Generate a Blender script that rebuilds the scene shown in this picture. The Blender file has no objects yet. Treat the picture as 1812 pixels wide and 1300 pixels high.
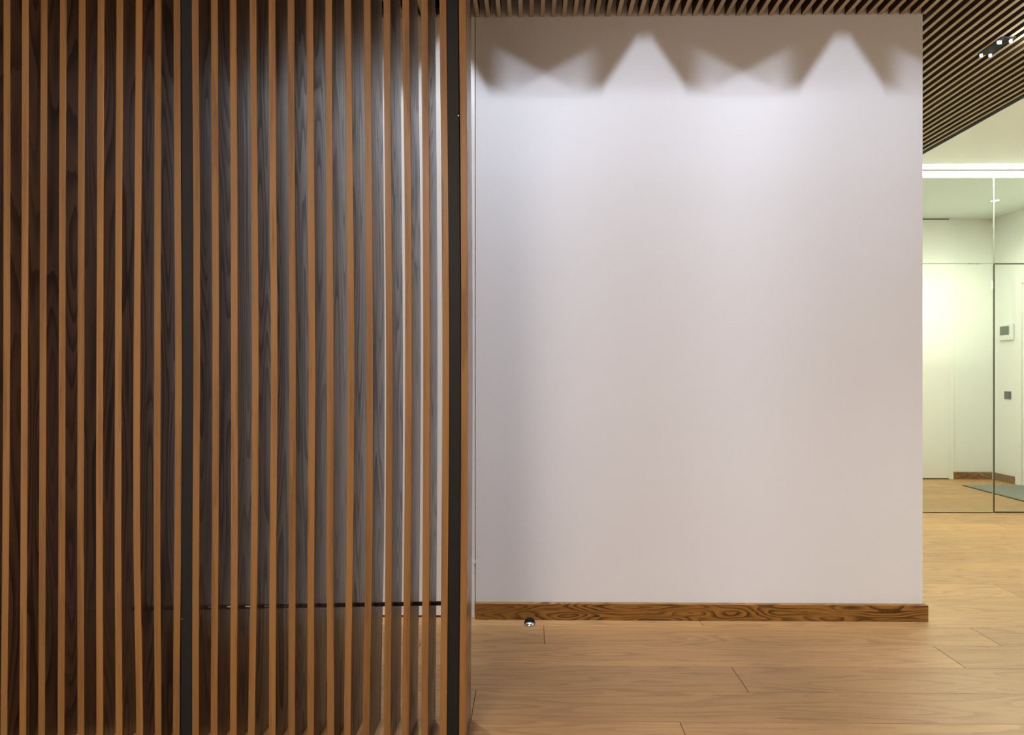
import bpy, bmesh, math, random
from mathutils import Vector, Matrix
sc = bpy.context.scene
COL = sc.collection
PI = math.pi
random.seed(7)

# ---------------------------------------------------------------- camera
F_PX, YAW, CAM_H = 1073.0, 0.0121, 1.15
cd = bpy.data.cameras.new('camera'); cam = bpy.data.objects.new('camera', cd); COL.objects.link(cam)
cd.sensor_fit = 'HORIZONTAL'; cd.sensor_width = 36.0; cd.lens = 36.0 * F_PX / 1812.0
cd.shift_x = -21.0 / 1812.0; cd.shift_y = 10.0 / 1812.0
cd.clip_start = 0.05; cd.clip_end = 60
cam.location = (0, 0, CAM_H); cam.rotation_euler = (PI / 2, 0, YAW)
sc.camera = cam
sc.view_settings.view_transform = 'Standard'; sc.view_settings.look = 'None'
sc.view_settings.gamma = 1.0; sc.view_settings.exposure = 0.0; sc.view_settings.use_curve_mapping = False

# ---------------------------------------------------------------- world
w = bpy.data.worlds.new('world'); sc.world = w; w.use_nodes = True
w.node_tree.nodes['Background'].inputs[0].default_value = (1.0, 0.86, 0.72, 1)
w.node_tree.nodes['Background'].inputs[1].default_value = 0.02

# ---------------------------------------------------------------- lights
WALL_Y = 2.85
SLAT_Z = 2.822
SPOT_DIST = 0.60
SPOT_Y = WALL_Y - SPOT_DIST
SPOT_Z = 2.805
SPOT_X = (-1.335, -0.399, 0.530, 1.452)
SPOT_E = 7.0
ROOM_W = 106.0
HALL_STRIP = 7.5


def area(name, loc, rot, sx, sy, power, color, spread=PI):
    l = bpy.data.lights.new(name, 'AREA'); l.shape = 'RECTANGLE'; l.size = sx; l.size_y = sy
    l.energy = power; l.color = color; l.spread = spread
    o = bpy.data.objects.new(name, l); COL.objects.link(o); o.location = loc; o.rotation_euler = rot
    return o


# unseen area lights added to brighten the slat fronts and the white ceiling
area('room_fill_light', (-.95, -1.3, 2.78), (0, 0, 0), .8, 2.4, ROOM_W, (1.0, 0.86, 0.73))
area('side_fill_light', (4.1, 1.2, 2.80), (0, 0, 0), 1.2, 1.2, 60.0, (0.96, 1.0, 0.86), 2.1)
# lamps of the hall on the right, light thrown by the two recessed strips and the downlight, plus an added fill
area('hall_lamp_front', (3.6, 4.96, 2.81), (0, 0, 0), 2.6, 0.12, 74.0, (0.92, 1.0, 0.80))
area('hall_lamp_behind_glass', (3.6, 5.14, 2.81), (0, 0, 0), 2.6, 0.12, 6.0, (0.96, 1.0, 0.86))
area('hall_fill_light', (3.6, 5.85, 2.80), (0, 0, 0), 1.4, .6, 14.0, (0.93, 1.0, 0.82), 2.0)  # added fill without a fixture, brightens the floor behind the glass
_p = bpy.data.lights.new('hall_downlight', 'SPOT'); _p.energy = 22; _p.spot_size = 2.4; _p.spot_blend = 0.8
_p.color = (0.97, 1.0, 0.86); _p.shadow_soft_size = 0.04
_o = bpy.data.objects.new('hall_downlight', _p); COL.objects.link(_o); _o.location = (4.496, 5.932, 2.80)
_p = bpy.data.lights.new('slat_streak_light', 'POINT'); _p.energy = 4.0  # unseen light beside the cluster, added for the bright streak on the slats
_p.color = (0.92, 0.95, 1.0); _p.shadow_soft_size = 0.006
_o = bpy.data.objects.new('slat_streak_light', _p); COL.objects.link(_o); _o.location = (2.462, 2.985, 2.803)


class NT:
    """small helper for writing node maths"""
    def __init__(s, tree): s.t = tree; s.n = tree.nodes; s.l = tree.links
    def new(s, typ, **kw):
        n = s.n.new(typ)
        for k, v in kw.items(): setattr(n, k, v)
        return n
    def put(s, sock, v):
        if isinstance(v, bpy.types.NodeSocket): s.l.new(v, sock)
        else: sock.default_value = v
    def m(s, op, a, b=None, c=None, clamp=False):
        n = s.new('ShaderNodeMath', operation=op); n.use_clamp = clamp
        s.put(n.inputs[0], a)
        if b is not None: s.put(n.inputs[1], b)
        if c is not None: s.put(n.inputs[2], c)
        return n.outputs[0]
    def step(s, v, lo, hi, a=0.0, b=1.0):
        n = s.new('ShaderNodeMapRange', interpolation_type='SMOOTHSTEP')
        s.put(n.inputs[0], v); s.put(n.inputs[1], lo); s.put(n.inputs[2], hi); s.put(n.inputs[3], a); s.put(n.inputs[4], b)
        return n.outputs[0]
    def lin(s, v, lo, hi, a=0.0, b=1.0):
        n = s.new('ShaderNodeMapRange')
        s.put(n.inputs[0], v); s.put(n.inputs[1], lo); s.put(n.inputs[2], hi); s.put(n.inputs[3], a); s.put(n.inputs[4], b)
        return n.outputs[0]
    def mix(s, f, a, b, blend='MIX'):
        n = s.new('ShaderNodeMix', data_type='RGBA', blend_type=blend)
        s.put(n.inputs[0], f); s.put(n.inputs[6], a); s.put(n.inputs[7], b)
        return n.outputs[2]


def photometric(light):
    """angular distribution of a wall-washing downlight: a narrow centre beam that climbs high on the
    wall, two weaker side lobes, and less and less intensity towards the foot of the wall"""
    light.use_nodes = True
    t = light.node_tree; N = NT(t)
    em = [n for n in t.nodes if n.type == 'EMISSION'][0]
    tc = N.new('ShaderNodeTexCoord'); nv = N.new('ShaderNodeVectorMath', operation='NORMALIZE')
    t.links.new(tc.outputs['Normal'], nv.inputs[0])
    sp = N.new('ShaderNodeSeparateXYZ'); t.links.new(nv.outputs[0], sp.inputs[0])
    dx, dy, dz = sp.outputs
    dyc = N.m('MAXIMUM', dy, 0.12)
    K = 2.85 / 1073 / SPOT_DIST
    U = N.m('DIVIDE', N.m('ABSOLUTE', N.m('DIVIDE', dx, dyc)), K)
    W = N.m('ADD', N.m('DIVIDE', N.m('MULTIPLY', N.m('DIVIDE', dz, dyc), -1.0), K), 37.0)
    # upper limit of the beam, by sideways angle
    core = N.m('ADD', 66.0, N.m('MULTIPLY', N.m('MAXIMUM', N.m('SUBTRACT', U, 13.0), 0.0), 1.45))
    side = N.m('ADD', 84.0, N.m('MULTIPLY', N.m('MAXIMUM', N.m('SUBTRACT', U, 92.0), 0.0), 0.53))
    v_core = N.m('MULTIPLY', N.step(N.m('SUBTRACT', W, core), -14.0, 20.0), N.m('SUBTRACT', 1.0, N.step(U, 70.0, 100.0)))
    v_side = N.m('MULTIPLY', N.step(N.m('SUBTRACT', W, side), -9.0, 15.0), N.m('MULTIPLY', N.step(U, 66.0, 122.0), N.step(W, 60.0, 185.0, .36, .85)))
    v_base = N.step(W, 136.0, 182.0)
    vis = N.m('MAXIMUM', v_core, N.m('MAXIMUM', v_side, v_base))
    # intensity down the wall
    fc = N.new('ShaderNodeFloatCurve'); cv = fc.mapping.curves[0]
    pts = [(0.0, .78), (.10, .90), (.16, 1.0), (.22, .95), (.35, .72), (.50, .53), (.75, .38), (1.0, .32)]
    cv.points[0].location = pts[0]; cv.points[1].location = pts[-1]
    for p in pts[1:-1]: cv.points.new(*p)
    fc.mapping.update()
    t.links.new(N.m('DIVIDE', W, 1060.0, clamp=True), fc.inputs[1])
    E = fc.outputs[0]
    sidefall = N.m('DIVIDE', 1.0, N.m('ADD', 1.0, N.m('POWER', N.m('DIVIDE', U, 235.0), 4.0)))
    g = N.m('DIVIDE', 1.0, N.m('MAXIMUM', dy, 0.20))
    g3 = N.m('POWER', g, 3.0)
    back = N.step(dy, -0.55, 0.05)
    s = N.m('MULTIPLY', N.m('MULTIPLY', E, vis), N.m('MULTIPLY', sidefall, N.m('MULTIPLY', g3, back)))
    s = N.m('MULTIPLY', s, N.step(dy, .10, .27, .36, 1.0))
    down = N.step(dz, 0.02, -0.02)
    s = N.m('MULTIPLY', s, down)
    t.links.new(s, em.inputs['Strength'])


_spot_light = bpy.data.lights.new('wall_washer_light', 'POINT')
_spot_light.energy = SPOT_E; _spot_light.color = (0.89, 0.95, 1.06); _spot_light.shadow_soft_size = 0.012
photometric(_spot_light)
for x in SPOT_X:
    _o = bpy.data.objects.new('wall_washer_light', _spot_light); COL.objects.link(_o); _o.location = (x, SPOT_Y, SPOT_Z)

# ---------------------------------------------------------------- materials


def mat(name, color=(.8, .8, .8), rough=.5, metal=0.0, spec=.5, emis=None, estr=0.0):
    m = bpy.data.materials.new(name); m.use_nodes = True
    b = m.node_tree.nodes['Principled BSDF']
    b.inputs['Base Color'].default_value = (*color, 1); b.inputs['Roughness'].default_value = rough
    b.inputs['Metallic'].default_value = metal; b.inputs['Specular IOR Level'].default_value = spec
    if emis: b.inputs['Emission Color'].default_value = (*emis, 1); b.inputs['Emission Strength'].default_value = estr
    return m


def paint(name, color, rough=.55, var=.03, bump=.02, spec=.35):
    m = mat(name, color, rough, spec=spec); N = NT(m.node_tree); b = m.node_tree.nodes['Principled BSDF']
    tc = N.new('ShaderNodeTexCoord')
    n = N.new('ShaderNodeTexNoise'); n.inputs['Scale'].default_value = 1.3; n.inputs['Detail'].default_value = 3
    N.l.new(tc.outputs['Object'], n.inputs['Vector'])
    c0 = [c * (1 - var) for c in color] + [1]; c1 = [min(1, c * (1 + var)) for c in color] + [1]
    N.l.new(N.mix(n.outputs['Fac'], c0, c1), b.inputs['Base Color'])
    n2 = N.new('ShaderNodeTexNoise'); n2.inputs['Scale'].default_value = 160; n2.inputs['Detail'].default_value = 2
    N.l.new(tc.outputs['Object'], n2.inputs['Vector'])
    bp = N.new('ShaderNodeBump'); bp.inputs['Strength'].default_value = bump; bp.inputs['Distance'].default_value = .002
    N.l.new(n2.outputs['Fac'], bp.inputs['Height']); N.l.new(bp.outputs[0], b.inputs['Normal'])
    return m


def wood(name, light, dark, pore, axis=2, rough=.42, spec=.5, across=9.0, along=.75, rings=9.0,
         ring_amt=.8, pore_amt=.5, coord='Object', seed_attr=False, bump=.15, fine=1.0, coat=0.0, spec_drop=.45):
    """oak: cathedral rings from contour lines of a stretched noise, plus long thin pores"""
    m = mat(name, light, rough, spec=spec); N = NT(m.node_tree); b = m.node_tree.nodes['Principled BSDF']
    tc = N.new('ShaderNodeTexCoord')
    src = tc.outputs['Object']
    if coord == 'UV': src = tc.outputs['UV']
    oi = N.new('ShaderNodeObjectInfo')
    if seed_attr:
        at = N.new('ShaderNodeAttribute'); at.attribute_name = 'tone'; at.attribute_type = 'GEOMETRY'
        rnd = at.outputs['Fac']
    else: rnd = oi.outputs['Random']
    off = N.new('ShaderNodeCombineXYZ')
    N.put(off.inputs[0], N.m('MULTIPLY', rnd, 37.0)); N.put(off.inputs[1], N.m('MULTIPLY', rnd, 91.0)); N.put(off.inputs[2], N.m('MULTIPLY', rnd, 53.0))
    add = N.new('ShaderNodeVectorMath', operation='ADD'); N.l.new(src, add.inputs[0]); N.l.new(off.outputs[0], add.inputs[1])

    def scaled(ac, al):
        v = [ac, ac, ac]; v[axis] = al
        mp = N.new('ShaderNodeVectorMath', operation='MULTIPLY'); N.l.new(add.outputs[0], mp.inputs[0]); mp.inputs[1].default_value = v
        return mp.outputs[0]
    n1 = N.new('ShaderNodeTexNoise'); n1.inputs['Scale'].default_value = 1; n1.inputs['Detail'].default_value = 1.2; n1.inputs['Roughness'].default_value = .35
    N.l.new(scaled(across, along), n1.inputs['Vector'])
    nj = N.new('ShaderNodeTexNoise'); nj.inputs['Scale'].default_value = 1; nj.inputs['Detail'].default_value = 3
    N.l.new(scaled(across * 9 * fine, along * 9), nj.inputs['Vector'])
    h = N.m('ADD', N.m('MULTIPLY', n1.outputs['Fac'], rings), N.m('MULTIPLY', nj.outputs['Fac'], .22))
    fr = N.m('FRACT', h)
    ring = N.m('MULTIPLY', N.step(fr, .25, .93), N.m('SUBTRACT', 1.0, N.step(fr, .93, 1.0)))
    n2 = N.new('ShaderNodeTexNoise'); n2.inputs['Scale'].default_value = 1; n2.inputs['Detail'].default_value = 4; n2.inputs['Roughness'].default_value = .65
    N.l.new(scaled(across * 34 * fine, along * 9), n2.inputs['Vector'])
    pores = N.step(n2.outputs['Fac'], .52, .70)
    n3 = N.new('ShaderNodeTexNoise'); n3.inputs['Scale'].default_value = 1; n3.inputs['Detail'].default_value = 2
    N.l.new(scaled(across * .8, along * 1.4), n3.inputs['Vector'])
    ringm = N.m('MULTIPLY', N.m('MULTIPLY', ring, ring_amt), N.step(n3.outputs['Fac'], .32, .60, .35, 1.0))
    base = N.mix(N.m('MULTIPLY', n3.outputs['Fac'], .7), (*light, 1), (*dark, 1))
    c = N.mix(ringm, base, (*pore, 1))
    c = N.mix(N.m('MULTIPLY', pores, N.m('MULTIPLY', pore_amt, N.m('ADD', .35, ring))), c, (*pore, 1))
    hv = N.new('ShaderNodeHueSaturation'); N.l.new(c, hv.inputs['Color'])
    N.put(hv.inputs['Value'], N.lin(N.m('FRACT', N.m('MULTIPLY', rnd, 17.3)), 0, 1, .88, 1.12))
    N.l.new(hv.outputs[0], b.inputs['Base Color'])
    N.put(b.inputs['Roughness'], N.m('ADD', rough, N.m('MULTIPLY', ringm, .12)))
    N.put(b.inputs['Specular IOR Level'], N.m('SUBTRACT', spec, N.m('MULTIPLY', N.m('MAXIMUM', ringm, N.m('MULTIPLY', pores, .5)), spec * spec_drop)))
    bp = N.new('ShaderNodeBump'); bp.inputs['Strength'].default_value = bump; bp.inputs['Distance'].default_value = .0012
    N.put(bp.inputs['Height'], N.m('SUBTRACT', 1.0, N.m('ADD', ringm, pores))); N.l.new(bp.outputs[0], b.inputs['Normal'])
    if coat: N.put(b.inputs['Coat Weight'], N.m('MULTIPLY', coat, N.m('SUBTRACT', 1.0, N.m('MULTIPLY', ringm, .8)))); b.inputs['Coat Roughness'].default_value = .27
    return m


M = {}
M['wall'] = paint('warm_white_wall_paint', (.80, .81, .86))
M['hall_wall'] = paint('white_hall_paint', (.86, .87, .84))
M['door'] = paint('white_door_lacquer', (.88, .87, .85), .35, .01, .005, .5)
M['ceiling'] = paint('white_ceiling_paint', (.82, .88, .86), .7)
M['soffit'] = paint('black_soffit_paint', (.012, .010, .009), .8)
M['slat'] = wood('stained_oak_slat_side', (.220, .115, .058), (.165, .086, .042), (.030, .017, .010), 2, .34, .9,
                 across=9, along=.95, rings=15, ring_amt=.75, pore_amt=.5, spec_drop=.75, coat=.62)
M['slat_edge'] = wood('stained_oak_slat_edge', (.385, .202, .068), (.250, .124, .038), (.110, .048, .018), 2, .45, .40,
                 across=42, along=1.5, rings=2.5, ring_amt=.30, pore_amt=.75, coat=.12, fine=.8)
M['ceil_slat'] = wood('dark_ceiling_slat_side', (.070, .042, .022), (.055, .032, .016), (.02, .012, .007), 1, .6, .25,  # slat sides coloured darker than their lower edges
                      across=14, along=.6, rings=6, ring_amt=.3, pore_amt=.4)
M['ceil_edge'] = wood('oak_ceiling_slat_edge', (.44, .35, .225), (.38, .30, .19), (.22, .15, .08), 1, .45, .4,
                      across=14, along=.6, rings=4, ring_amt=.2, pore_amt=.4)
M['base'] = wood('dark_grained_oak_baseboard', (.320, .150, .028), (.230, .100, .018), (.040, .016, .005), 0, .38, .5,
                 across=18, along=3.2, rings=13, ring_amt=.9, pore_amt=.75)
M['floor'] = wood('oiled_oak_plank', (.460, .262, .110), (.372, .206, .083), (.17, .088, .04), 0, .42, .45,
                  across=11, along=1.3, rings=9, ring_amt=.30, pore_amt=.60, coord='UV', seed_attr=True, bump=.06, fine=.8)
M['seam'] = mat('plank_joint', (.07, .035, .018), .8)
M['black_metal'] = mat('black_satin_metal', (.014, .015, .018), .55, .0, .30)
M['rod'] = mat('black_lacquered_rod', (.018, .018, .020), .25, .0, .8)
M['black_plastic'] = mat('black_plastic', (.01, .01, .011), .45)
M['rubber'] = mat('black_rubber', (.008, .009, .010), .7, spec=.2)
M['chrome'] = mat('polished_steel', (.70, .72, .70), .22, 1.0)
M['white_plastic'] = mat('white_plastic', (.80, .82, .80), .4)
M['screen_grey'] = mat('grey_display', (.12, .14, .11), .3)
M['switch_grey'] = mat('graphite_switch', (.075, .085, .08), .4)
M['switch_key'] = mat('graphite_switch_key', (.11, .125, .12), .35)
M['seal'] = mat('dark_glass_seal', (.06, .055, .035), .5)
M['joint'] = mat('clear_silicone_joint', (.34, .38, .30), .3)
M['strip'] = mat('lit_strip_diffuser', (.9, .9, .85), .5, emis=(1.0, 1.0, .86), estr=HALL_STRIP)
M['lens'] = mat('lit_downlight_lens', (.9, .9, .9), .4, emis=(.97, 1.0, .90), estr=9.0)
M['led'] = mat('lit_led_lens', (.9, .9, .9), .4, emis=(1.0, .96, .90), estr=6.0)
M['washer_lens'] = mat('lit_washer_lens', (.9, .9, .9), .4, emis=(.93, .96, 1.0), estr=6.0)

# mat on the floor: flecked grey-green textile
m = mat('grey_green_textile', (.10, .145, .13), .95, spec=.15); N = NT(m.node_tree); b = m.node_tree.nodes['Principled BSDF']
n = N.new('ShaderNodeTexNoise'); n.inputs['Scale'].default_value = 260; n.inputs['Detail'].default_value = 2
tc = N.new('ShaderNodeTexCoord'); N.l.new(tc.outputs['Object'], n.inputs['Vector'])
N.l.new(N.mix(n.outputs['Fac'], (.12, .145, .13, 1), (.26, .29, .265, 1)), b.inputs['Base Color'])
bp = N.new('ShaderNodeBump'); bp.inputs['Strength'].default_value = .6; bp.inputs['Distance'].default_value = .003
N.l.new(n.outputs['Fac'], bp.inputs['Height']); N.l.new(bp.outputs[0], b.inputs['Normal'])
M['mat'] = m

# clear glass: fresnel reflection over a faintly green see-through body
m = bpy.data.materials.new('clear_glass'); m.use_nodes = True; t = m.node_tree; N = NT(t)
out = [n for n in t.nodes if n.type == 'OUTPUT_MATERIAL'][0]; t.nodes.remove(t.nodes['Principled BSDF'])
tr = N.new('ShaderNodeBsdfTransparent'); tr.inputs[0].default_value = (.955, .975, .945, 1)
gl = N.new('ShaderNodeBsdfGlossy'); gl.inputs['Roughness'].default_value = .0; gl.inputs[0].default_value = (.9, .9, .9, 1)
fr = N.new('ShaderNodeFresnel'); fr.inputs['IOR'].default_value = 1.45
mx = N.new('ShaderNodeMixShader'); t.links.new(N.m('MULTIPLY', fr.outputs[0], .8), mx.inputs[0])
t.links.new(tr.outputs[0], mx.inputs[1]); t.links.new(gl.outputs[0], mx.inputs[2]); t.links.new(mx.outputs[0], out.inputs[0])
M['glass'] = m

# ---------------------------------------------------------------- builders


def box(bm, x0, x1, y0, y1, z0, z1, bevel=0.0):
    vs = [bm.verts.new((x, y, z)) for x in (x0, x1) for y in (y0, y1) for z in (z0, z1)]
    fs = []
    for idx in ((0, 1, 3, 2), (4, 6, 7, 5), (0, 4, 5, 1), (2, 3, 7, 6), (0, 2, 6, 4), (1, 5, 7, 3)):
        fs.append(bm.faces.new([vs[i] for i in idx]))
    if bevel:
        es = {e for f in fs for e in f.edges}
        bmesh.ops.bevel(bm, geom=list(es), offset=bevel, segments=2, affect='EDGES', profile=.5)
    return vs


def cyl(bm, c, r, h, axis='Z', seg=32, r2=None, bevel=0):
    mtx = Matrix.Translation(Vector(c))
    if axis == 'X': mtx = mtx @ Matrix.Rotation(PI / 2, 4, 'Y')
    if axis == 'Y': mtx = mtx @ Matrix.Rotation(PI / 2, 4, 'X')
    r = bmesh.ops.create_cone(bm, cap_ends=True, segments=seg, radius1=r, radius2=r if r2 is None else r2, depth=h, matrix=mtx)
    if bevel:
        es = [e for e in {e for v in r['verts'] for e in v.link_edges} if len(e.link_faces) == 2 and e.calc_face_angle() > 1.0]
        bmesh.ops.bevel(bm, geom=es, offset=bevel, segments=2, affect='EDGES', profile=.5)


def obj(name, bm, material, parent=None, smooth=False):
    bmesh.ops.recalc_face_normals(bm, faces=bm.faces[:])
    me = bpy.data.meshes.new(name); bm.to_mesh(me); bm.free()
    if smooth:
        for p in me.polygons: p.use_smooth = True
    me.materials.append(material)
    o = bpy.data.objects.new(name, me); COL.objects.link(o)
    if parent: o.parent = parent
    return o


def boxes(name, lst, material, parent=None, bevel=0.0):
    bm = bmesh.new()
    for b in lst: box(bm, *b, bevel=bevel)
    return obj(name, bm, material, parent)


def struct(name, lst, material, bevel=0.0):
    o = boxes(name, lst, material, None, bevel); o['kind'] = 'structure'; return o


def thing(name, label, cat, loc=(0, 0, 0), group=None):
    o = bpy.data.objects.new(name, None); o.empty_display_size = .1; COL.objects.link(o); o.location = loc
    o['label'] = label; o['category'] = cat
    if group: o['group'] = group
    return o


# ---------------------------------------------------------------- room shell
TOP = 3.0
X_END, X_RIGHT, FAR_Y = 1.825, 5.021, 6.656
LEFT_X, REAR_Y = -2.35, -3.2
struct('wall_back', [(-.262, X_END, WALL_Y, 3.10, 0, TOP), (LEFT_X, -1.20, WALL_Y, 3.10, 0, TOP),
                     (-1.20, -.262, WALL_Y + .10, 3.10, 0, TOP)], M['wall'])
struct('wall_left', [(LEFT_X - .1, LEFT_X, REAR_Y, 3.1, 0, TOP)], M['wall'])
struct('wall_front', [(LEFT_X, X_RIGHT, REAR_Y - .1, REAR_Y, 0, TOP)], M['wall'])
struct('wall_hall', [(X_END - .10, X_END, 3.10, FAR_Y, 0, TOP)], M['hall_wall'])
struct('wall_far', [(X_END - .1, X_RIGHT, FAR_Y, FAR_Y + .1, 0, TOP)], M['hall_wall'])
struct('wall_right', [(X_RIGHT, X_RIGHT + .1, REAR_Y, FAR_Y + .1, 0, TOP)], M['hall_wall'])
struct('ceiling', [(3.005, X_RIGHT, REAR_Y, 4.90, 2.826, TOP - .02), (X_END, X_RIGHT, 5.20, FAR_Y, 2.826, TOP - .02),
                   (X_END, 3.005, 4.86, 4.90, 2.826, TOP - .02),
                   (X_END, X_RIGHT, 5.036, 5.072, 2.826, TOP - .02)], M['ceiling'])
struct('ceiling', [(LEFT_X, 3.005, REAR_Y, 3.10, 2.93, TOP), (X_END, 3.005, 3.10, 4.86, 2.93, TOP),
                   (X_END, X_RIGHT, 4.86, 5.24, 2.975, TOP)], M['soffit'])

# ---- floor: one mesh of planks laid along the wall, known end joints kept
PW = .1903
known = {0: .057, 1: .782, -1: 1.695, -2: .785, -3: -.200, -4: .490, 3: 2.52}
bm = bmesh.new(); uvl = bm.loops.layers.uv.new('UVMap'); tone = bm.verts.layers.float.new('tone')
r = random.Random(3)
row0 = int((REAR_Y - 2.577) / PW) - 1
for k in range(row0, int((FAR_Y - 2.577) / PW) + 2):
    y0 = 2.577 + k * PW; y1 = y0 + PW
    ylo, yhi = max(y0, REAR_Y), min(y1, FAR_Y)
    if yhi - ylo < .004: continue
    j = known.get(k, r.uniform(-.6, 1.6) if k < 2 else (r.uniform(1.0, 1.6) + (2.2 if k % 2 else 0)))
    cuts = [j]; x = j
    while x > LEFT_X: x -= r.uniform(1.9, 2.2); cuts.insert(0, x)
    x = j
    while x < X_RIGHT: x += r.uniform(1.9, 2.2); cuts.append(x)
    for a, b2 in zip(cuts, cuts[1:]):
        xa, xb = max(a, LEFT_X), min(b2, X_RIGHT)
        if xb - xa < .01: continue
        g, ge = .0006, .0012
        tv = r.random()
        xa, xb, ya, yb = xa + ge, xb - ge, ylo + g, yhi - g
        c = .0007
        ring_out = [(xa, ya, -c), (xb, ya, -c), (xb, yb, -c), (xa, yb, -c)]
        ring_in = [(xa + c, ya + c, 0), (xb - c, ya + c, 0), (xb - c, yb - c, 0), (xa + c, yb - c, 0)]
        ring_bot = [(xa, ya, -.012), (xb, ya, -.012), (xb, yb, -.012), (xa, yb, -.012)]
        V = [[bm.verts.new(p) for p in rr] for rr in (ring_in, ring_out, ring_bot)]
        for rr in V:
            for v in rr: v[tone] = tv
        faces = [bm.faces.new(V[0])]
        for q in range(4):
            faces.append(bm.faces.new((V[1][q], V[1][(q + 1) % 4], V[0][(q + 1) % 4], V[0][q])))
            faces.append(bm.faces.new((V[2][q], V[2][(q + 1) % 4], V[1][(q + 1) % 4], V[1][q])))
        for f in faces:
            for lp in f.loops: lp[uvl].uv = (lp.vert.co.x, lp.vert.co.y)
fl = obj('floor', bm, M['floor']); fl['kind'] = 'structure'
o = struct('floor', [(LEFT_X - .1, X_RIGHT + .1, REAR_Y - .1, FAR_Y + .1, -.06, -.004)], M['seam'])

# ---- baseboards
o = struct('baseboard_back', [(-.262, 1.8365, 2.8255, WALL_Y, .0005, .076)], M['base'], .0016)
o = struct('baseboard_side', [(X_END, 1.8365, WALL_Y, 3.6, .0005, .076)], M['base'], .0016)
struct('baseboard_far', [(4.582, X_RIGHT, FAR_Y - .02, FAR_Y, .0005, .077)], M['base'], .0016)
struct('baseboard_right', [(X_RIGHT - .02, X_RIGHT, 6.335, FAR_Y - .02, .0005, .077)], M['base'], .0016)

# ---- flush white door behind the screen, with its narrow jamb
d1 = thing('door_1', '', 'door'); del d1['label']; del d1['category']; d1['kind'] = 'structure'
boxes('door_leaf', [(-1.175, -.2865, WALL_Y + .002, WALL_Y + .042, .009, 2.84)], M['door'], d1, .001)
boxes('door_jamb', [(-.284, -.2655, WALL_Y - .002, WALL_Y + .06, .0005, TOP - .08)], M['door'], d1, .0008)
boxes('door_jamb', [(-1.199, -1.178, WALL_Y - .002, WALL_Y + .06, .0005, TOP - .08)], M['door'], d1, .0008)
bm = bmesh.new(); cyl(bm, (-.2645, WALL_Y - .001, .262), .0035, .012, 'Z', 16)
obj('hinge', bm, M['white_plastic'], d1)

# ---- tall white door in the far wall
d2 = thing('door_2', '', 'door'); del d2['label']; del d2['category']; d2['kind'] = 'structure'
boxes('door_leaf', [(3.62, 4.527, FAR_Y - .030, FAR_Y - .002, .012, 2.812)], M['door'], d2, .002)
boxes('door_jamb', [(4.531, 4.582, FAR_Y - .022, FAR_Y, .0005, 2.826)], M['door'], d2, .002)
boxes('shadow_gap', [(3.62, 4.531, FAR_Y - .026, FAR_Y - .002, 2.813, 2.8255)], M['seal'], d2)  # solid dark strip for the shade in the gap above the leaf
boxes('threshold_shadow', [(3.62, 4.527, FAR_Y - .028, FAR_Y - .002, .0005, .010)], M['seal'], d2)  # dark strip in place of the shadow under the leaf

# ---- door in the right wall, only the edge of its casing is in view
d4 = thing('door_3', '', 'door'); del d4['label']; del d4['category']; d4['kind'] = 'structure'
boxes('door_casing', [(X_RIGHT - .018, X_RIGHT, 6.255, 6.333, .0005, 2.145), (X_RIGHT - .018, X_RIGHT, 5.33, 5.408, .0005, 2.145),
                      (X_RIGHT - .018, X_RIGHT, 5.408, 6.255, 2.067, 2.145)], M['door'], d4, .002)
boxes('door_leaf', [(X_RIGHT - .010, X_RIGHT, 5.411, 6.252, .006, 2.064)], M['door'], d4, .001)

# ---- glass partition with its glass door
GY = 5.042
gp = thing('glass_partition', 'frameless clear glass partition across the hall under the bright light strips', 'glass partition', (3.0, GY, 0))


def gpart(name, b, material, par=None, bevel=0.0):
    l = (b[0] - 3.0, b[1] - 3.0, b[2] - GY, b[3] - GY, b[4], b[5])
    return boxes(name, [l], material, gp if par is None else par, bevel)


g0, g1 = GY - .005, GY + .005
gpart('glass_pane', (X_END + .004, 3.802, g0, g1, .006, 2.049), M['glass'])
gpart('glass_pane', (X_END + .004, 3.802, g0, g1, 2.055, 2.815), M['glass'])
gpart('glass_pane', (3.812, X_RIGHT - .003, g0, g1, 2.060, 2.815), M['glass'])
dl = gpart('glass_door_leaf', (3.814, 4.72, g0, g1, .010, 2.046), M['glass'])
boxes('edge_seal', [(.808, .8135, -.006, .006, .010, 2.046), (.8135, 1.72, -.006, .006, 2.046, 2.0545), (.8135, 1.72, -.006, .006, .002, .010)], M['seal'], dl)
bm = bmesh.new(); cyl(bm, (1.64, -.045, 1.05), .011, .5, 'Z', 20, bevel=.002)
for z in (.86, 1.24): cyl(bm, (1.64, -.025, z), .007, .04, 'Y', 16)
obj('handle', bm, M['chrome'], dl, True)
gpart('glass_pane', (4.73, X_RIGHT - .003, g0, g1, .006, 2.049), M['glass'])
gpart('joint', (3.8025, 3.8115, g0, g1, 2.0555, 2.818), M['joint'])
gpart('joint', (X_END + .004, 3.802, g0, g1, 2.0495, 2.0545), M['joint'])
gpart('sill_seal', (X_END + .004, 3.802, g0 - .001, g1 + .001, .0005, .0055), M['seal'])
gpart('edge_glint', (3.60, 3.655, GY - .010, GY + .010, 2.047, 2.056), M['chrome'], None, .001)  # steel strips shaped as the bright reflections on the glass edge
gpart('edge_glint', (3.668, 3.735, GY - .010, GY + .010, 2.047, 2.056), M['chrome'], None, .001)
gpart('head_channel', (X_END, X_RIGHT, GY - .009, GY + .009, 2.8155, 2.8255), M['seal'])

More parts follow.
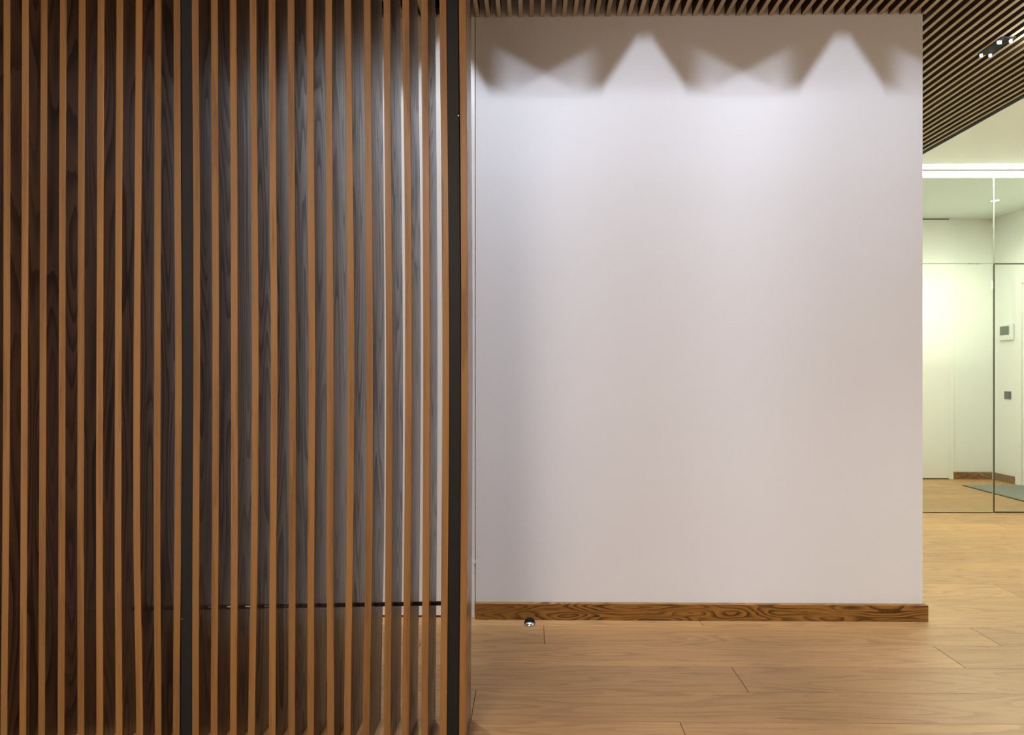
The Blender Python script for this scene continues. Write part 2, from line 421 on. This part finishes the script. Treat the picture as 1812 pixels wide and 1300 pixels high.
# ---- recessed linear lights on either side of the glass
for (y0, y1, lab) in ((4.902, 5.034, 'long bright recessed light strip in the white ceiling in front of the glass partition'),
                      (5.074, 5.200, 'long bright recessed light strip in the hall ceiling just behind the glass partition')):
    ll = thing('linear_ceiling_light', lab, 'ceiling light', ((2.0 + 5.0) / 2, (y0 + y1) / 2, 2.826), 'recessed linear lights along the glass partition')
    hw = (y1 - y0) / 2
    boxes('housing', [(-1.62, 1.5, -hw, -hw + .004, 0, .05), (-1.62, 1.5, hw - .004, hw, 0, .05), (-1.62, 1.5, -hw, hw, .05, .054)], M['white_plastic'], ll)
    boxes('diffuser', [(-1.62, 1.5, -hw + .004, hw - .004, .003, .006)], M['strip'], ll)

# ---- round downlight in the hall ceiling
t = thing('recessed_downlight', 'small round lit downlight in the hall ceiling behind the glass partition', 'ceiling light', (4.496, 5.932, 2.826))
bm = bmesh.new()
n = 40; rings = [(.046, .0), (.046, -.004), (.036, -.006), (.034, .0), (.034, .004)]
V = [[bm.verts.new((r_ * math.cos(2 * PI * i / n), r_ * math.sin(2 * PI * i / n), z)) for i in range(n)] for r_, z in rings]
for a, b2 in zip(V, V[1:]):
    for i in range(n): bm.faces.new((a[i], a[(i + 1) % n], b2[(i + 1) % n], b2[i]))
obj('trim_ring', bm, M['white_plastic'], t, True)
bm = bmesh.new(); cyl(bm, (0, 0, -.002), .034, .003, 'Z', 40); obj('lens', bm, M['lens'], t)

# ---- slatted ceiling
sp = thing('slatted_ceiling', 'dark ceiling of many parallel stained oak slats running towards the white wall', 'slatted ceiling', (0, 0, SLAT_Z))
S0, SP, SW, SH = -.2515, .0507, .0197, .060
sm = {}
CL = (2.33, 2.43, 3.02, 3.225)   # light cluster let in between the slats


def slat_mesh(y0, y1, key):
    if key not in sm:
        bm = bmesh.new(); box(bm, -SW / 2, SW / 2, y0, y1, 0, SH, bevel=.0012)
        bmesh.ops.recalc_face_normals(bm, faces=bm.faces[:])
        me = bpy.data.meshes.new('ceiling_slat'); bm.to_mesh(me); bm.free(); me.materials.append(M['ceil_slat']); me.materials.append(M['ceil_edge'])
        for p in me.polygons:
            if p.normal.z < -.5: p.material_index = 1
        sm[key] = me
    return sm[key]


for k in range(-36, 64):
    x = S0 + k * SP
    if x < X_END + SW / 2: me = slat_mesh(-2.6, WALL_Y - .001, 'short')
    else: me = slat_mesh(-2.6, 4.855, 'long')
    if k * SP + S0 < LEFT_X + .03: continue
    o = bpy.data.objects.new('slat', me); COL.objects.link(o); o.parent = sp; o.location = (x, 0, 0)
boxes('edge_batten', [(2.972, 3.004, -2.6, 4.858, .006, .10)], M['soffit'], sp)

# ---- LED cluster below the slats, right of the wall
t = thing('ceiling_spotlight', 'small black ceiling light with square lit lenses set among the oak slats', 'ceiling light', (2.375, 3.125, SLAT_Z))
boxes('housing', [(-.036, .032, -.085, .082, -.005, -.0005)], M['rubber'], t, .0012)
for (dx, dy) in ((-.026, .070), (.021, .070), (.021, -.066), (-.028, -.056)):
    bm = bmesh.new()
    box(bm, dx - .0085, dx + .0085, dy - .0085, dy + .0085, -.008, -.005, bevel=.0006)
    bz = obj('lens_bezel', bm, M['black_plastic'], t)
    k_ = 1.5 if dx < -.027 else 1.0
    boxes('lens', [(dx - .007 * k_, dx + .007 * k_, dy - .002, dy + .002, -.022, -.008)], M['led'], bz, .001)
bm = bmesh.new(); cyl(bm, (.150, -.125, -.012), .014, .022, 'Z', 24, bevel=.001); obj('streak_light_head', bm, M['black_plastic'], t)  # made-up body out of view, goes with the added streak light

# ---- wall washers (above the frame)
WASHER_LABELS = ['round black ceiling downlight farthest left, behind the slatted divider',
                 'round black ceiling downlight just behind the right end of the slatted divider',
                 'round black ceiling downlight above the middle of the white wall',
                 'round black ceiling downlight nearest the right end of the white wall']
for i, x in enumerate(SPOT_X):
    t = thing('wall_washer', WASHER_LABELS[i], 'ceiling light', (x, SPOT_Y, SLAT_Z), 'wall washing downlights above the white wall')
    bm = bmesh.new()
    V = [[bm.verts.new((r_ * math.cos(2 * PI * i_ / 32), r_ * math.sin(2 * PI * i_ / 32), z)) for i_ in range(32)] for r_, z in ((.04, -.0005), (.04, -.005), (.031, -.006), (.030, -.0005))]
    for a, b2 in zip(V, V[1:]):
        for i_ in range(32): bm.faces.new((a[i_], a[(i_ + 1) % 32], b2[(i_ + 1) % 32], b2[i_]))
    obj('trim_ring', bm, M['black_metal'], t, True)
    bm = bmesh.new(); cyl(bm, (0, 0, -.002), .029, .002, 'Z', 32); obj('lens', bm, M['washer_lens'], t)

# ---------------------------------------------------------------- slat screen
SC_F, SC_B = 1.864, 2.013
ZK = (2.291, 1.729, 1.168, .606, .114)
SLATS = [
    (-1629, -1629, -1630, -1633, -1638), (-1571, -1572, -1574, -1576, -1579), (-1512, -1514, -1516, -1518, -1520),
    (-1452, -1455, -1456, -1457, -1459), (-1393, -1396, -1397, -1398, -1397), (-1334, -1336, -1338, -1339, -1338),
    (-1275, -1278, -1280, -1281, -1278), (-1215, -1218, -1222, -1222, -1214), (-1156, -1157, -1158, -1159, -1156),
    (-1097, -1095, -1092, -1095, -1099), (-1040, -1036, -1035, -1038, -1039), (-980, -978, -976, -978, -981),
    (-922, -919, -918, -918, -921), (-860, -856, -853, -856, -864), (-801, -798, -794, -798, -800),
    (-742, -740, -737, -738, -740), (-684, -680, -677, -680, -681), (-625, -623, -620, -621, -619),
    (-566, -560, -556, -560, -567), (-506, -501, -498, -500, -509), (-445, -441, -437, -439, -444),
    (-387, -380, -378, -381, -387), (-329, -324, -322, -324, -328), (-272, -266, -263, -266, -270),
    (-212, -207, -205, -207, -211)]
POSTS = [(-1068, -1066, -1064, -1067, -1069), (-243, -238, -235, -237, -241)]
for k in range(1, 8): SLATS.insert(0, tuple(v - 58.8 for v in SLATS[0]))
OX = -.9
scr = thing('slat_screen', 'tall room divider of upright stained oak slats with two black posts', 'slatted room divider', (OX, SC_F, 0))


def bow_x(K, z):
    zs = ZK[::-1]; ks = K[::-1]
    if z >= zs[-1]: return ks[-1] + (ks[-1] - ks[-2]) * min(.5, (z - zs[-1]) / .56)
    if z <= zs[0]: return ks[0] + (ks[0] - ks[1]) * (zs[0] - z) / .5 * .8
    for i in range(4):
        if zs[i] <= z <= zs[i + 1]:
            t_ = (z - zs[i]) / (zs[i + 1] - zs[i])
            p0 = ks[max(0, i - 1)]; p1 = ks[i]; p2 = ks[i + 1]; p3 = ks[min(4, i + 2)]
            return .5 * ((2 * p1) + (-p0 + p2) * t_ + (2 * p0 - 5 * p1 + 4 * p2 - p3) * t_ ** 2 + (-p0 + 3 * p1 - 3 * p2 + p3) * t_ ** 3)


def upright(name, K, width, y0, y1, z0, z1, material, c=.0013, seg=30):
    bm = bmesh.new(); hw = width / 2
    prof = [(-hw + c, y0), (hw - c, y0), (hw - c * .3, y0 + c * .3), (hw, y0 + c), (hw, y1 - c), (hw - c, y1), (-hw + c, y1), (-hw, y1 - c), (-hw, y0 + c), (-hw + c * .3, y0 + c * .3)]
    rings = []
    for i in range(seg + 1):
        z = z0 + (z1 - z0) * i / seg; x = bow_x(K, z) / 1000 - OX
        rings.append([bm.verts.new((x + p[0], p[1] - SC_F, z)) for p in prof])
    m_ = len(prof)
    for a, b2 in zip(rings, rings[1:]):
        for i in range(m_): bm.faces.new((a[i], a[(i + 1) % m_], b2[(i + 1) % m_], b2[i]))
    bm.faces.new(rings[0]); bm.faces.new(rings[-1])
    return obj(name, bm, material, scr)


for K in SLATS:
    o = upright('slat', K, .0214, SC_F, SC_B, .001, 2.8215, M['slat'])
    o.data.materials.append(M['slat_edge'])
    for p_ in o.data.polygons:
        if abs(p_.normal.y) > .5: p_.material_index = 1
for K in POSTS:
    p = upright('post', K, .0345, SC_F + .003, SC_B - .006, .0005, 2.8215, M['black_metal'], .0008)
    zt, side = ((.389, -1) if K is POSTS[0] else (1.943, 1))
    xs_ = bow_x(K, zt) / 1000 - OX + side * (.0155 if side > 0 else .0135)
    bm = bmesh.new(); cyl(bm, (xs_, .0022, zt), .0016, .0016, 'Y', 12); obj('screw', bm, M['chrome'], p)
bm = bmesh.new()
xa, xb, za, zb = -2.05, -.245, .382, .4205
L = math.hypot(xb - xa, zb - za)
bmesh.ops.create_cone(bm, cap_ends=True, segments=24, radius1=.0066, radius2=.0066, depth=L,
                      matrix=Matrix.Translation(((xa + xb) / 2 - OX, .058, (za + zb) / 2)) @ Matrix.Rotation(PI / 2 - math.atan2(zb - za, xb - xa), 4, 'Y'))
obj('tie_rod', bm, M['rod'], scr, True)

# ---------------------------------------------------------------- small things
# half-dome door stop
t = thing('door_stop', 'small half-dome floor door stop with black rubber and a steel rim by the baseboard', 'door stop', (-.007, 2.772, 0))
R = .0255
bm = bmesh.new(); cyl(bm, (0, 0, .004), R, .007, 'Z', 40, bevel=.0012); obj('base_plate', bm, M['chrome'], t, True)


def half_dome(bm, R, H, y_lo, y_hi, z0, n=40, rows=10):
    """solid dome of radius R and height H cut to y_lo..y_hi"""
    bmesh.ops.create_uvsphere(bm, u_segments=n, v_segments=rows * 2, radius=1, matrix=Matrix.Diagonal((R, R, H, 1)))
    for co, no in (((0, 0, 0), (0, 0, -1)), ((0, y_hi, 0), (0, 1, 0)), ((0, y_lo, 0), (0, -1, 0))):
        geom = bm.verts[:] + bm.edges[:] + bm.faces[:]
        res = bmesh.ops.bisect_plane(bm, geom=geom, plane_co=co, plane_no=no, clear_outer=True)
        es = [e for e in res['geom_cut'] if isinstance(e, bmesh.types.BMEdge)]
        bmesh.ops.edgeloop_fill(bm, edges=es)
    bmesh.ops.translate(bm, verts=bm.verts[:], vec=(0, 0, z0))


bm = bmesh.new(); half_dome(bm, R * .97, .026, -.009, R * 1.1, .0078); obj('rubber_dome', bm, M['rubber'], t, True)
bm = bmesh.new(); half_dome(bm, R * .97, .012, -R * 1.1, -.0095, .0078); obj('steel_cap', bm, M['chrome'], t, True)

# intercom on the right hall wall
def on_right(name, y0, y1, z0, z1, th, material, par, base=0.0, bevel=.0015):
    return boxes(name, [(-base - th, -base, y0, y1, z0, z1)], material, par, bevel)


t = thing('intercom_panel', 'white wall intercom with a grey screen on the right hall wall', 'intercom', (X_RIGHT, 6.45, 1.583))
on_right('body', -.09, .09, -.085, .085, .022, M['white_plastic'], t, 0, .004)
on_right('display', -.045, .078, -.032, .062, .0015, M['screen_grey'], t, .022, .0003)
t = thing('light_switch', 'small dark grey light switch on the right hall wall below the intercom', 'light switch', (X_RIGHT, 6.446, .918))
on_right('frame', -.043, .043, -.040, .040, .008, M['switch_grey'], t, 0, .0015)
on_right('rocker', -.026, .026, -.027, .027, .004, M['switch_key'], t, .008, .001)

# floor mat beyond the glass
t = thing('floor_mat', 'grey-green floor mat with a thin dark edge on the oak floor behind the glass partition', 'floor mat', (4.72, 5.90, 0))
boxes('pile', [(-.305, .27, -.52, .345, .001, .010)], M['mat'], t, .002)
boxes('border', [(-.315, -.305, -.53, .352, .0005, .008), (.27, .28, -.53, .352, .0005, .008),
                 (-.305, .27, -.53, -.52, .0005, .008), (-.305, .27, .345, .352, .0005, .008)], M['black_plastic'], t)
